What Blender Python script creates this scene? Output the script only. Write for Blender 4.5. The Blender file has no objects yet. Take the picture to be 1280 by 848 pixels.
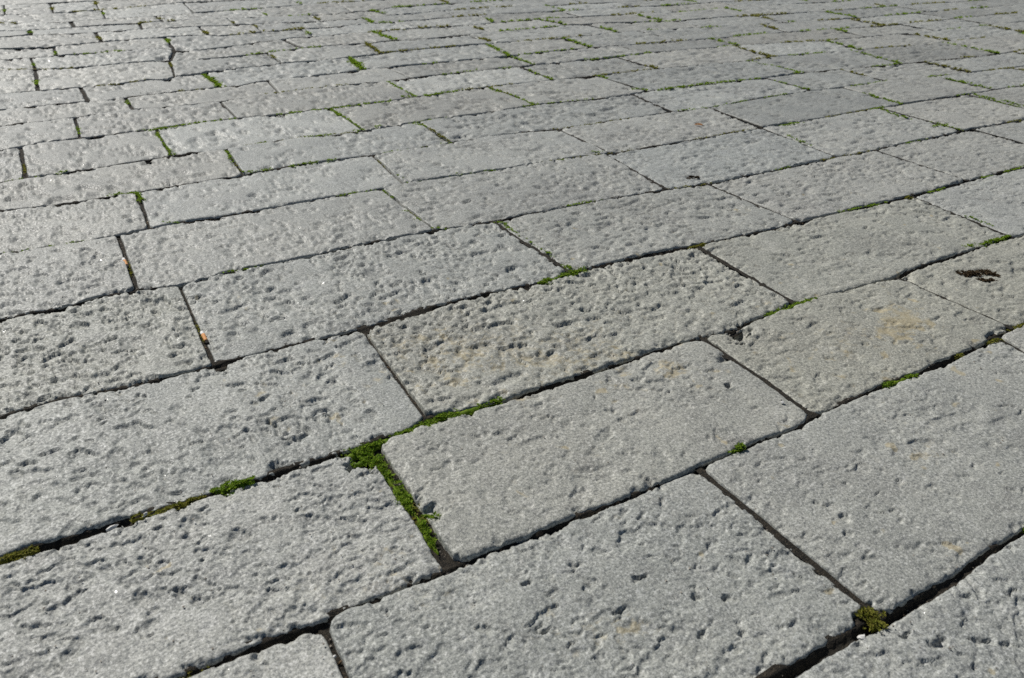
import bpy, math, random
import numpy as np

# ------------------------------------------------------------------ camera, sky, sun, exposure
CAM_H = 0.80                                   # the photographer crouches
F_PX, PITCH, ROLL, YAW = 964.046, 0.540550, 0.0285533, 0.5404698
PW, PH = 1280.0, 848.0
scene = bpy.context.scene
cam_data = bpy.data.cameras.new('camera')
cam = bpy.data.objects.new('camera', cam_data)
scene.collection.objects.link(cam)
scene.camera = cam
cam_data.sensor_width = 23.6
cam_data.sensor_fit = 'HORIZONTAL'
cam_data.lens = 23.6 * F_PX / PW
cam_data.clip_start = 0.02
cam_data.clip_end = 5000
cam.location = (0, 0, CAM_H)
from mathutils import Matrix, Vector
# axes: X runs along the courses of stones, Y across them
fwd = Vector((math.sin(YAW) * math.cos(PITCH), math.cos(YAW) * math.cos(PITCH), -math.sin(PITCH)))
rgt = Vector((math.cos(YAW), -math.sin(YAW), 0.0))
up = rgt.cross(fwd)
cr, sr = math.cos(ROLL), math.sin(ROLL)
r2 = rgt * cr + up * sr
u2 = up * cr - rgt * sr
M = Matrix((r2, u2, -fwd)).transposed().to_4x4()
M.translation = Vector((0, 0, CAM_H))
cam.matrix_world = M
cam_data.dof.use_dof = True
cam_data.dof.focus_distance = 1.55
cam_data.dof.aperture_fstop = 5.0

SUN_EL = math.radians(42)
SUN_AZ = math.radians(-15)                       # from +Y towards +X
world = bpy.data.worlds.new('World')
scene.world = world
world.use_nodes = True
wn = world.node_tree.nodes
sky = wn.new('ShaderNodeTexSky')
sky.sky_type = 'NISHITA'
sky.sun_disc = False
sky.dust_density = 0.3
sky.ozone_density = 1.6
sky.sun_elevation = SUN_EL
sky.sun_rotation = SUN_AZ
world.node_tree.links.new(sky.outputs[0], wn['Background'].inputs[0])
wn['Background'].inputs[1].default_value = 0.05
sun_data = bpy.data.lights.new('sun', 'SUN')
sun_data.energy = 4.8
sun_data.angle = math.radians(0.53)
sun_data.color = (1.0, 0.965, 0.90)
sun = bpy.data.objects.new('sun', sun_data)
scene.collection.objects.link(sun)
sdir = Vector((math.sin(SUN_AZ) * math.cos(SUN_EL), math.cos(SUN_AZ) * math.cos(SUN_EL), math.sin(SUN_EL)))
sun.rotation_euler = sdir.to_track_quat('Z', 'Y').to_euler()
sun.location = sdir * 20
vs = scene.view_settings
vs.view_transform = 'Standard'
vs.look = 'None'
vs.exposure = 0.03
vs.gamma = 1.0
vs.use_curve_mapping = False
scene.cycles.use_denoising = False
scene.cycles.max_bounces = 6

# ------------------------------------------------------------------ plane geometry helpers
def G(px):
    """photo pixels -> points of the pavement plane, metres"""
    px = np.atleast_2d(np.array(px, float))
    x = (px[:, 0] - PW / 2) / F_PX
    y = -(px[:, 1] - PH / 2) / F_PX
    x, y = cr * x - sr * y, sr * x + cr * y
    cp, sp = math.cos(PITCH), math.sin(PITCH)
    dx, dy, dz = x, cp + y * sp, -sp + y * cp
    t = -CAM_H / dz
    X, Y = dx * t, dy * t
    c, s = math.cos(YAW), math.sin(YAW)
    return np.stack([c * X + s * Y, -s * X + c * Y], 1)

Rm = np.array([list(r2), list(u2), list(fwd)])
def P(xyz):
    d = np.atleast_2d(np.array(xyz, float)) - np.array([0, 0, CAM_H])
    q = d @ Rm.T
    w = np.maximum(q[:, 2], 1e-3)
    return np.stack([PW / 2 + F_PX * q[:, 0] / w, PH / 2 - F_PX * q[:, 1] / w, q[:, 2]], 1)

def hash2(ix, iy, seed):
    n = (ix.astype(np.int64) * 374761393 + iy.astype(np.int64) * 668265263 + int(seed) * 974711) & 0xffffffff
    n = ((n ^ (n >> 13)) * 1274126177) & 0xffffffff
    n = n ^ (n >> 16)
    return n
GR = np.array([(math.cos(a), math.sin(a)) for a in np.arange(16) * math.pi / 8])
def perlin(x, y, seed=0):
    x0 = np.floor(x); y0 = np.floor(y)
    fx, fy = x - x0, y - y0
    ix, iy = x0.astype(np.int64), y0.astype(np.int64)
    ux = fx * fx * fx * (fx * (fx * 6 - 15) + 10)
    uy = fy * fy * fy * (fy * (fy * 6 - 15) + 10)
    def g(a, b):
        h = GR[hash2(ix + a, iy + b, seed) & 15]
        return h[..., 0] * (fx - a) + h[..., 1] * (fy - b)
    a = g(0, 0); b = g(1, 0); c = g(0, 1); d = g(1, 1)
    return 1.5 * ((a + (b - a) * ux) + ((c + (d - c) * ux) - (a + (b - a) * ux)) * uy)
def noise1(t, seed):
    t = np.asarray(t, float)
    return perlin(t, np.full_like(t, 0.37), seed)
def sstep(a, b, x):
    t = np.clip((x - a) / (b - a), 0, 1)
    return t * t * (3 - 2 * t)

# ------------------------------------------------------------------ materials
def new_mat(name):
    m = bpy.data.materials.new(name)
    m.use_nodes = True
    nt = m.node_tree
    return m, nt, nt.nodes['Principled BSDF']
def N(nt, t, **kw):
    n = nt.nodes.new(t)
    for k, v in kw.items():
        setattr(n, k, v)
    return n
def mixc(nt, fac, a, b, blend='MIX'):
    n = N(nt, 'ShaderNodeMix', data_type='RGBA', blend_type=blend)
    L = nt.links
    for s, v in ((n.inputs[0], fac), (n.inputs[6], a), (n.inputs[7], b)):
        if hasattr(v, 'is_linked'):
            L.new(v, s)
        else:
            s.default_value = v if not isinstance(v, tuple) else (*v, 1)[:4]
    return n.outputs[2]
def ramp(nt, src, lo, hi):
    n = N(nt, 'ShaderNodeMapRange')
    n.interpolation_type = 'SMOOTHSTEP'
    n.inputs[1].default_value = lo
    n.inputs[2].default_value = hi
    nt.links.new(src, n.inputs[0])
    return n.outputs[0]
def noise_tex(nt, vec, scale, detail=2, rough=0.5, dist=0.0):
    n = N(nt, 'ShaderNodeTexNoise')
    n.inputs['Scale'].default_value = scale
    n.inputs['Detail'].default_value = detail
    n.inputs['Roughness'].default_value = rough
    n.inputs['Distortion'].default_value = dist
    nt.links.new(vec, n.inputs['Vector'])
    return n.outputs['Fac']
def math_node(nt, op, a, b):
    n = N(nt, 'ShaderNodeMath', operation=op)
    for s, v in zip(n.inputs, (a, b)):
        if hasattr(v, 'is_linked'):
            nt.links.new(v, s)
        else:
            s.default_value = v
    return n.outputs[0]

def stone_material():
    m, nt, b = new_mat('worn_grey_stone')
    L = nt.links
    geo = N(nt, 'ShaderNodeNewGeometry')
    info = N(nt, 'ShaderNodeObjectInfo')
    off = N(nt, 'ShaderNodeVectorMath', operation='SCALE')
    off.inputs[0].default_value = (37.0, 53.0, 11.0)
    L.new(info.outputs['Random'], off.inputs['Scale'])
    add = N(nt, 'ShaderNodeVectorMath', operation='ADD')
    L.new(geo.outputs['Position'], add.inputs[0])
    L.new(off.outputs[0], add.inputs[1])
    v = add.outputs[0]
    att = N(nt, 'ShaderNodeAttribute', attribute_name='ochre')
    tint = info.outputs['Color']
    big = noise_tex(nt, v, 7.0, 3, 0.55)
    mid = noise_tex(nt, v, 38.0, 4, 0.62, 0.3)
    grain = noise_tex(nt, v, 230.0, 2, 0.6)
    fine = noise_tex(nt, v, 520.0, 1, 0.5)
    c = mixc(nt, ramp(nt, big, 0.30, 0.72), (0.235, 0.241, 0.220), (0.338, 0.338, 0.302))
    c = mixc(nt, ramp(nt, mid, 0.38, 0.68), c, (0.290, 0.295, 0.268))
    c = mixc(nt, math_node(nt, 'MULTIPLY', ramp(nt, mid, 0.52, 0.30), 0.35), c, (0.20, 0.203, 0.195))
    # weather stains
    stn = noise_tex(nt, geo.outputs['Position'], 2.6, 5, 0.62, 0.4)
    c = mixc(nt, math_node(nt, 'MULTIPLY', ramp(nt, stn, 0.48, 0.68), 0.50), c, (0.195, 0.195, 0.18))
    spt = noise_tex(nt, v, 17.0, 4, 0.6, 0.8)
    c = mixc(nt, math_node(nt, 'MULTIPLY', ramp(nt, spt, 0.58, 0.70), 0.50), c, (0.16, 0.158, 0.145))
    c = mixc(nt, math_node(nt, 'MULTIPLY', ramp(nt, spt, 0.42, 0.31), 0.50), c, (0.40, 0.40, 0.375))
    # mineral grains
    c = mixc(nt, math_node(nt, 'MULTIPLY', ramp(nt, grain, 0.48, 0.36), 0.62), c, (0.085, 0.092, 0.098))
    c = mixc(nt, math_node(nt, 'MULTIPLY', ramp(nt, grain, 0.55, 0.67), 0.50), c, (0.60, 0.60, 0.575))
    c = mixc(nt, math_node(nt, 'MULTIPLY', ramp(nt, fine, 0.56, 0.68), 0.5), c, (0.52, 0.515, 0.49))
    c = mixc(nt, math_node(nt, 'MULTIPLY', ramp(nt, fine, 0.44, 0.32), 0.55), c, (0.12, 0.12, 0.12))
    # ochre lichen and rust
    lich = noise_tex(nt, v, 95.0, 5, 0.75, 1.0)
    thr = math_node(nt, 'ADD', lich, math_node(nt, 'MULTIPLY', att.outputs['Fac'], 0.24))
    om = math_node(nt, 'MULTIPLY', ramp(nt, thr, 0.60, 0.94), 0.48)
    c = mixc(nt, om, c, (0.36, 0.295, 0.165))
    c = mixc(nt, 1.0, c, tint, 'MULTIPLY')
    L.new(c, b.inputs['Base Color'])
    rr = ramp(nt, grain, 0.35, 0.70)
    rm = N(nt, 'ShaderNodeMapRange')
    rm.inputs[3].default_value = 0.66
    rm.inputs[4].default_value = 0.48
    L.new(rr, rm.inputs[0])
    # mica flakes
    vo = N(nt, 'ShaderNodeTexVoronoi')
    vo.inputs['Scale'].default_value = 330.0
    L.new(v, vo.inputs['Vector'])
    sep = N(nt, 'ShaderNodeSeparateColor')
    L.new(vo.outputs['Color'], sep.inputs[0])
    flake = math_node(nt, 'GREATER_THAN', sep.outputs[0], 0.9994)
    rmx = N(nt, 'ShaderNodeMix', data_type='FLOAT')
    L.new(flake, rmx.inputs[0])
    L.new(rm.outputs[0], rmx.inputs[2])
    rmx.inputs[3].default_value = 0.28
    L.new(rmx.outputs[0], b.inputs['Roughness'])
    smx = N(nt, 'ShaderNodeMix', data_type='FLOAT')
    L.new(flake, smx.inputs[0])
    smx.inputs[2].default_value = 0.25
    smx.inputs[3].default_value = 1.0
    L.new(smx.outputs[0], b.inputs['Specular IOR Level'])
    h = math_node(nt, 'ADD', math_node(nt, 'MULTIPLY', grain, 1.0), math_node(nt, 'MULTIPLY', fine, 0.35))
    h = math_node(nt, 'ADD', h, math_node(nt, 'MULTIPLY', noise_tex(nt, v, 110.0, 3, 0.6), 1.6))
    bp = N(nt, 'ShaderNodeBump')
    bp.inputs['Strength'].default_value = 0.6
    bp.inputs['Distance'].default_value = 0.0011
    L.new(h, bp.inputs['Height'])
    L.new(bp.outputs[0], b.inputs['Normal'])
    return m
STONE = stone_material()

def simple_mat(name, c1, c2, scale, rough=0.9, c3=None, bump=0.0, subsurf=0.0):
    m, nt, b = new_mat(name)
    geo = N(nt, 'ShaderNodeNewGeometry')
    v = geo.outputs['Position']
    a = noise_tex(nt, v, scale, 4, 0.6)
    c = mixc(nt, ramp(nt, a, 0.35, 0.65), c1, c2)
    if c3:
        a2 = noise_tex(nt, v, scale * 3.3, 3, 0.6)
        c = mixc(nt, ramp(nt, a2, 0.55, 0.68), c, c3)
    nt.links.new(c, b.inputs['Base Color'])
    b.inputs['Roughness'].default_value = rough
    b.inputs['Specular IOR Level'].default_value = 0.25
    if bump:
        bp = N(nt, 'ShaderNodeBump')
        bp.inputs['Distance'].default_value = bump
        nt.links.new(noise_tex(nt, v, scale * 4, 3, 0.6), bp.inputs['Height'])
        nt.links.new(bp.outputs[0], b.inputs['Normal'])
    if subsurf:
        tr = N(nt, 'ShaderNodeBsdfTranslucent')
        nt.links.new(c, tr.inputs[0])
        mx = N(nt, 'ShaderNodeMixShader')
        mx.inputs[0].default_value = subsurf
        nt.links.new(b.outputs[0], mx.inputs[1])
        nt.links.new(tr.outputs[0], mx.inputs[2])
        nt.links.new(mx.outputs[0], nt.nodes['Material Output'].inputs[0])
    return m
SOIL = simple_mat('dark_joint_soil', (0.012, 0.011, 0.009), (0.032, 0.027, 0.020), 120, 0.95, (0.085, 0.068, 0.048), 0.003)
MOSS = simple_mat('green_moss', (0.13, 0.25, 0.012), (0.26, 0.38, 0.028), 170, 0.75, (0.25, 0.20, 0.06), 0, 0.5)
MOSS_DRY = simple_mat('olive_moss', (0.16, 0.18, 0.018), (0.27, 0.26, 0.045), 160, 0.8, (0.25, 0.17, 0.07), 0, 0.45)
MOSS_DEAD = simple_mat('brown_dead_moss', (0.030, 0.020, 0.010), (0.075, 0.050, 0.024), 90, 0.9, (0.14, 0.09, 0.045), 0, 0.1)
PEBBLE = simple_mat('pale_pebble', (0.48, 0.47, 0.44), (0.62, 0.61, 0.58), 200, 0.7)
GRIT = simple_mat('joint_grit', (0.14, 0.12, 0.10), (0.30, 0.27, 0.23), 60, 0.9)
FILTER = simple_mat('cork_paper', (0.55, 0.25, 0.09), (0.66, 0.33, 0.13), 400, 0.7)
PAPER = simple_mat('white_paper', (0.72, 0.70, 0.66), (0.80, 0.79, 0.76), 300, 0.7)
ASH = simple_mat('burnt_end', (0.012, 0.010, 0.009), (0.04, 0.035, 0.03), 500, 0.95)
LEAF = simple_mat('dry_leaf', (0.42, 0.20, 0.08), (0.55, 0.32, 0.16), 200, 0.7, None, 0, 0.25)
TWIG = simple_mat('dark_twig', (0.03, 0.02, 0.014), (0.07, 0.05, 0.035), 200, 0.8)

# ------------------------------------------------------------------ what was measured: course joints and cross joints (photo pixels)
JO = {}
JO['A']=[(965,852),(1080,784),(1116,768),(1181,729),(1212,706),(1280,664)]
JO['B']=[(213,848),(275,824),(330,804),(372,788),(411,775),(429,762),(481,742),(522,725),(561,711),(574,704),(645,677),(666,668),(718,647),(770,628),(788,620),(868,585),(910,569),(950,550),(997,534),(1020,519),(1059,502),(1106,480),(1147,466),(1204,441),(1230,428),(1256,415),(1280,404)]
JO['C']=[(0,699),(44,684),(96,671),(150,651),(220,630),(325,597),(364,584),(424,566),(476,549),(512,536),(533,523),(579,514),(645,496),(710,475),(777,453),(847,428),(881,420),(910,416),(948,398),(989,382),(1020,372),(1116,348),(1137,338),(1202,317),(1248,301),(1280,292)]
JO['D']=[(0,520),(62,501),(112,491),(156,484),(223,467),(267,456),(285,451),(325,439),(411,419),(453,409),(527,387),(564,376),(603,367),(645,358),(679,352),(733,334),(819,315),(871,306),(960,287),(994,278),(1028,270),(1132,247),(1207,226),(1280,208)]
JO['E']=[(0,398),(86,382),(125,371),(171,362),(223,356),(278,341),(330,332),(393,319),(450,305),(543,288),(613,277),(650,269),(705,258),(754,249),(832,236),(881,230),(970,212),(1046,196),(1093,187),(1204,163),(1280,149)]
JO['F']=[(0,316),(34,312),(132,297),(161,290),(187,285),(223,278),(325,261.5),(419,245),(476,236),(517,228),(579,219),(645,208.5),(692,200),(757,192),(837,179),(951,159),(1028,147),(1095,135),(1209,117),(1280,106)]
JO['G']=[(0,263),(98,251),(166,240),(304,218),(325,213.5),(372,205),(424,198),(465,193),(564,178),(645,165.5),(697,161),(840,139),(886,134),(960,120.5),(1012,113),(1054,109),(1113,100),(1168,95),(1261,85),(1280,83)]
JO['H']=[(0,227),(70,216.5),(130,207.5),(218,193),(280,185.5),(325,179),(377,171),(416,168),(455,163),(512,154),(538,149),(592,143),(645,134.5),(671,130),(744,123),(788,118),(808,113.5),(860,107),(951,98.3),(997,91),(1054,86),(1155,76.5),(1225,70),(1280,62)]
JO['I']=[(0,187),(47,179),(119,170),(189,161),(254,152),(293,148),(325,144.5),(346,143),(411,135),(476,127),(533,119),(579,111.5),(645,104.5),(689,100),(744,94),(819,85.6),(930.6,76),(966,70.5),(1036,65),(1090,61),(1168,54.5),(1280,41.5)]
JO['J']=[(0,157),(78,148),(130,141),(166,137),(220.5,132),(275,126.6),(320,119),(349,115.5),(390,110),(439,104.6),(486,101),(517,96.5),(548,93),(626,85),(645,83.5),(697,78),(772,70.6),(819,65),(910,58),(960,54),(1033,50.6),(1116,43),(1176,37.6),(1280,26.5)]
JO['K']=[(0,137),(70,129.7),(104,126.3),(135,124.5),(207,115),(231,113),(262,109.7),(299,107),(320,102),(378,96),(416,92),(460,86),(489,83.5),(546,78),(645,69),(692,63.6),(739,59),(772,56.6),(853,50.6),(889,48),(954,42),(1061,35),(1103,32),(1165,26),(1243,18),(1280,15.6)]
JO['L']=[(0,117.5),(25,115),(50,113),(71,111),(105,108.5),(154,104),(185,99.5),(207,99.5),(221,95.5),(252,92.7),(262,89.9),(296,85.6),(320,83),(354,79),(394,76.5),(434,72.3),(473,67),(515,62),(579,56.5),(645,52),(700,47.5),(777,40),(822,37),(884,34),(946,30.6),(1036,24.6),(1073,22.2),(1157,15),(1216,10.6),(1280,5.4)]
JO['M']=[(0,87.5),(40,86),(68,86),(90,85),(140,80),(160,78),(190,76.4),(215,75),(260,73),(297,70),(333,65.5),(369,61),(399,58.3),(425,56),(456,54),(494,50),(518,49.5),(553,46),(585,43),(640,38),(713,31),(732,30.4),(753,29),(800,27.6),(842,26),(899,21),(939,19.4),(980,17),(1052,12.5),(1120,7),(1206,1.4)]
JO['N']=[(0,74),(38,72),(68,70),(120,66),(171,62),(204,60),(222,64),(259,61.6),(297,56.6),(323,52.4),(353,49),(368,47),(393,45.5),(440,41.5),(466,40.3),(497,37),(541,33.5),(583,31.4),(640,26.5),(694,22),(725,21),(776,18.4),(804,16.3),(854,15),(906,10.3),(934,8.8),(960,6.4),(1038,2.5)]
JO['O']=[(0,61),(30,60.5),(68,58),(90.6,56),(127,52),(167,49),(205,46),(245,43.5),(283,44.5),(327,39.6),(396,34.7),(422,32.8),(461,29.4),(490,27.8),(520,25),(560,22),(579,20),(630,16.7),(651,16.5),(700,14),(750,10.6),(820,7.4),(888,3),(927,1.7)]
JO['P']=[(0,46),(40,43.5),(103,41),(123,39.6),(180,36),(248,33),(327,29.5),(415,25.5),(447,23.3),(470,21.5),(488,19),(524,16.3),(553,13.7),(620,9),(694,6.4),(736,4),(776,2.5)]
JO['Q']=[(0,39),(57,36.5),(93,34),(134,31),(174,29.3),(197,27),(215,26),(283,22.5),(340,21),(409,17.7),(441,14.9),(464,13),(494,9.2),(530,6.4),(570,4),(600,2)]
JO['R']=[(0,29.5),(85,27),(123,24),(160,22),(192,19.8),(219,18),(262,14.5),(320,11),(362,7.5),(416,3)]
JO['S']=[(0,18.4),(57,17),(88,15.5),(123,13),(160,10),(183,7.5),(217,4),(228,3)]
JO['T']=[(0,6.8),(52,3.9),(72,2.5)]
ORDER = 'ABCDEFGHIJKLMNOPQRST'
# cross joints of the course that lies above the named joint: upper end, lower end, gap in metres
HE = {}
HE['A']=[(406,781,434,847),(881,591,1077,752,.008),(1256,426,1296,449)]
HE['B']=[(467,560,564,706,.021),(881,423,1015,517,.010),(1126,349,1261,408,.007)]
HE['C']=[(454,412,533,521,.007),(876,310,992,378,.005),(1145,247,1262,294,.006)]
HE['D']=[(224,357,268,455,0.0072),(616,277,708,337,0.0080),(885,230,996,276,0.0040),(1095,188,1205,224,0.0060)]
HE['E']=[(148,295,171,362,0.0086),(478,237,543,287,0.0070),(757,193,834,236,0.0040),(952,160,1046,196,0.0060),(1100,135,1204,163,0.0050),(1209,118,1300,140)]
HE['F']=[(171,241,187,284,0.0101),(466,193,503,229,0.0070),(697,161,762,191,0.0040),(886,134,951,158,0.0060),(1054,109.5,1126,129,0.0070),(1170,96,1245,112),(1264,85,1340,100)]
HE['G']=[(282,185.5,305,218,0.0086),(525,153,564,178,0.0070),(790,117.5,840,139),(960,98.5,1014,113),(1050,87,1108,101),(1154,77,1212,89.5)]
HE['H']=[(26,184,31,221,0.0115),(194.6,161,214,193,0.0101),(413,135,455,163),(610,108,668,130),(744,94,808,113.4),(936,76,1001,91),(1065,63.5,1125,79)]
HE['I']=[(93.4,147,100,172,0.0094),(275,127,297,148,0.0086),(483,101.5,520,121),(650,83.5,692,100),(772,71,821,85.4),(916,58,964,70.7),(1033,51,1075,62)]
HE['J']=[(155.7,121,166,136.5,0.0144),(335,101,349,115.5,0.0086),(484,84,515,97,0.0115),(635.7,69.5,668,81),(771,57,808,66.5),(885,48,923,57),(1045,37,1082,46)]
HE['K']=[(100,109,110,126,0.0158),(254,92.5,276,109,0.0202),(437,72.5,455,88,0.0216),(607,55,637,69.5),(702,47.5,738,59),(800,39,852,50.4),(949,30.4,985,40.5)]
HE['L']=[(44,86,47,113.5,0.0144),(211,75,219,96,0.0101),(333,65.5,353,79,0.0094),(456,54,476,66.5,0.0094),(585,43,619,53.5,0.0094),(733,30.6,774,40.5),(840,26,880,34)]
HE['M']=[(38,72,44,86,0.0101),(218,63,213,75,0.0144),(353,49,379.5,60,0.0216),(466,40.3,494,50,0.0158),(584,31.5,615,40.5),(672,23.7,711,31)]
HE['N']=[(67,58,71,70,0.0101),(205,46,218,61.5,0.0144),(375,36,393,45.5,0.0158),(491,27.7,515,35.5,0.0144),(596,18.7,619,28)]
HE['O']=[(119,40,127,52,0.0158),(248,33,261,43.5,0.0158),(316,30,328,39.6),(454,22.8,467,29,0.0115),(553,13.7,579,20,0.0144)]
HE['P']=[(36,37.7,38,44,0.0216),(174,29.3,178,36,0.0158),(283,22.5,295,31),(385,18.8,402,26),(464,13,488,19)]
HE['Q']=[(88,27,93,34,0.0216),(194,19.8,205,27,0.0216),(320,11,337,21),(420,3,441,15)]
HE['R']=[(127,12.8,132,23.5),(229,3,243,16)]
HE['S']=[(5,6.8,6,18),(62,3.2,67,16.5),(118,0,124,13)]
GAPB = dict(A=.010,B=.0085,C=.0095,D=.0085,E=.0075,F=.006,G=.0045,H=.0045,I=.005,J=.005,K=.006,L=.009,M=.008,N=.009,O=.012,P=.008,Q=.011,R=.008,S=.008,T=.008)

rng = np.random.default_rng(7)
curves = {}
for k in ORDER:
    g = G(JO[k])
    o = np.argsort(g[:, 0])
    curves[k] = (g[o, 0], g[o, 1])
UMIN, UMAX = -2.6, 10.5
rows = list(ORDER)
v0 = curves['A'][1].mean()
for i in range(1, 8):                                     # courses nearer than the frame and behind the camera
    nm = 'a%d' % i
    curves[nm] = (np.array([UMIN, UMAX]), np.array([1, 1]) * (v0 - 0.335 * i))
    rows.insert(0, nm)
v0 = curves['T'][1].mean()
for i in range(1, 17):                                    # courses beyond the top of the frame
    nm = 't%d' % i
    curves[nm] = (np.array([UMIN, UMAX]), np.array([1, 1]) * (v0 + 0.335 * i))
    rows.append(nm)
# keep courses from crossing where a joint leaves the frame
def jv_raw(k, u):
    return np.interp(u, *curves[k])
US = np.linspace(UMIN, UMAX, 900)
tab = {}
prev = None
for k in rows:
    t = jv_raw(k, US)
    if prev is not None:
        t = np.maximum(t, prev + 0.17)
    tab[k] = t
    prev = t
def jv(k, u):
    return np.interp(u, US, tab[k])

# ------------------------------------------------------------------ singular features of the surface, photo pixels -> plane
# hollows: x, y, half width px, half height px, depth m
PITS = [
 (318,244,7,3.5,.012),(470,340,14,9,.010),(465,335,6,4,.006),(512,303,5,3,.005),
 (70,410,9,8,.008),(165,427,15,7,.007),(45,445,9,6,.006),(85,465,7,7,.006),(210,425,6,6,.006),(120,440,12,5,.006),(235,440,8,3,.005),
 (865,221,10,2.6,.012),(1226,342,30,6,.007),(1236,350,10,2.5,.006),(1272,340,7,4,.008),(1255,362,5,4,.006),(1270,330,8,4,.006),
 (810,372,16,7,.008),(850,340,9,5,.006),(735,372,12,6,.006),(700,367,10,4,.006),(670,400,12,4,.006),(790,390,9,4,.006),(705,395,14,4,.006),(655,378,8,4,.006),(760,350,10,4,.005),
 (525,412,8,5,.007),(560,425,9,5,.007),(600,430,8,4,.007),(535,425,9,5,.005),(575,440,9,4,.007),(635,437,9,4,.008),(684,447,14,7,.010),(690,425,9,4,.006),(640,410,10,4,.007),(605,410,9,4,.007),(660,420,8,4,.007),(720,425,8,4,.006),(780,431,9,2.2,.004),(660,447,8,4,.007),(575,462,7,4,.006),(745,405,10,4,.006),(870,365,7,3,.005),(810,398,7,3,.005),
 (190,565,6,5,.006),(180,514,11,3,.005),(213,528,6,3,.005),(222,512,8,6,.005),(186,594,7,4,.007),(206,592,7,4,.005),(168,588,7,3,.004),(267,562,12,8,.007),(285,555,8,6,.005),(320,505,6,3,.006),(292,535,8,5,.006),(310,525,6,4,.005),(55,527,5,3,.004),(90,523,6,4,.005),(230,530,5,4,.004),
 (358,505,8,3,.006),
 (240,655,13,10,.007),(255,640,7,5,.005),(182,700,11,8,.008),(190,690,6,5,.006),(225,740,8,7,.007),(178,745,16,8,.007),(160,728,9,6,.005),(135,712,10,6,.005),(300,670,14,9,.006),(390,649,11,7,.007),(250,750,10,8,.006),(90,690,12,6,.004),(70,760,10,7,.005),(120,780,14,8,.005),(280,745,9,5,.004),(140,785,9,5,.004),(60,800,9,6,.004),(440,670,5,6,.005),(395,690,7,6,.004),(330,650,7,5,.004),
 (380,765,20,10,.007),(320,765,14,5,.003),
 (675,785,13,5,.010),(712,806,7,3,.008),(799,723,10,4,.008),(775,766,10,4,.009),(870,745,9,9,.008),(890,680,9,7,.006),(940,697,10,7,.006),(920,718,9,4,.006),(910,745,9,5,.007),(830,776,8,3,.006),(925,788,9,6,.008),(880,790,7,5,.007),(720,706,8,5,.006),(670,693,8,5,.006),(750,690,11,5,.005),(780,640,7,5,.005),(800,645,6,4,.005),(735,735,7,5,.005),(660,730,7,4,.006),(920,810,7,3,.005),(605,705,8,6,.004),(605,790,12,8,.006),(565,760,7,4,.004),(640,800,8,4,.005),(590,750,7,5,.005),(800,840,10,6,.006),(745,820,8,4,.004),(845,700,8,4,.004),(700,680,9,5,.004),(855,660,9,6,.004),(690,740,8,4,.004),(500,820,12,7,.005),(480,815,9,6,.004),
 (1055,650,5,6,.007),(1063,669,5,4,.006),(1115,640,6,3,.004),(1125,650,5,4,.004),(1120,682,6,3,.004),(1087,698,7,6,.005),(1075,720,6,3,.003),(1150,685,10,7,.003),(1185,640,6,2,.004),(1125,603,8,1.6,.005),(1165,610,6,4,.004),(1075,592,4,4,.004),(1090,550,9,4,.003),(1160,517,10,4,.004),(1195,565,6,4,.004),(1220,583,6,5,.004),(1240,555,6,4,.004),
 (1130,793,14,3,.012),(1175,802,13,8,.010),(1230,802,17,4,.009),(1265,740,10,3,.008),(1215,745,18,2.5,.007),(1240,757,9,5,.005),(1215,775,8,5,.005),(1275,775,8,8,.006),(1220,830,10,6,.007),(1155,826,8,4,.006),(1260,805,9,4,.006),(1180,830,8,4,.005),(1150,758,6,5,.004),(1263,687,4,4,.005),
 (760,542,10,6,.006),(910,482,5,3,.012),(765,513,5,2.5,.006),(835,490,4,2.5,.007),(815,477,7,2.5,.006),(797,474,6,3,.006),(803,486,7,4,.004),(766,478,6,2.5,.005),(925,560,6,4,.005),(897,542,6,3,.005),(735,535,7,4,.004),(778,525,5,3,.005),(687,520,3,2,.005),(745,497,3,2.5,.005),(928,605,6,5,.005),(885,550,7,4,.004),
 (905,447,9,6,.005),(1100,388,8,3,.005),(1050,390,4,3,.005),(1120,405,4,3,.006),(1165,412,7,3,.004),(1242,420,6,5,.01),(985,385,9,6,.004),(1070,358,10,3,.004),
 (1105,320,9,4,.004),(1055,335,7,4,.005),(1085,340,7,3,.005),(1075,318,9,2.5,.004),(1010,305,8,2.5,.003),
 (700,248,12,4,.006),(795,212,9,3,.006),(970,210,8,3,.004),(640,225,8,3,.005),(585,240,8,3,.005),(615,260,8,4,.005),(605,245,7,2,.004),(770,285,6,2,.005),(800,262,10,3,.006),(820,290,6,2,.005),(855,262,8,3,.006),(790,280,13,2,.006),(830,274,6,2,.006),(740,310,5,2,.006),(715,300,5,2.5,.005),(735,276,7,2,.004),(760,300,7,3,.004),
 (370,240,5,3,.005),(385,265,6,3,.004),(460,253,5,4,.006),(125,275,8,4,.006),(75,300,9,4,.005),(35,297,8,4,.004),(80,230,8,4,.005),(165,228,8,3,.006),(50,272,7,4,.004),(210,248,9,4,.005),(290,255,8,4,.004),(305,290,10,4,.005),(205,320,7,3,.005),(185,335,6,4,.004),(230,327,9,4,.005),
 (1000,210,8,3,.005),(565,97,9,2,.010),(1014,34,0.1,.1,.0),
 (585,100,4,2,.02),(640,128,6,2,.004),(205,74,10,3,.03),(228,62,9,3,.03),(216,57,6,3,.03),(240,50,5,2,.02)]
# broken edges and notches: x, y, half width, half height, depth
CHIPS = [(540,642,15,11,.011),(523,628,8,7,.010),(924,418,14,9,.030),(455,409,8,6,.020),(454,574,21,13,.028),(350,795,26,7,.006),(1083,768,12,16,.03),(570,698,5,5,.012),(905,449,9,5,.006),(350,583,16,7,.010),(275,455,9,7,.02),(1000,277,11,4,.010),(1135,347,9,5,.012),(985,384,6,3,.01),(165,365,6,4,.012)]
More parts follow.
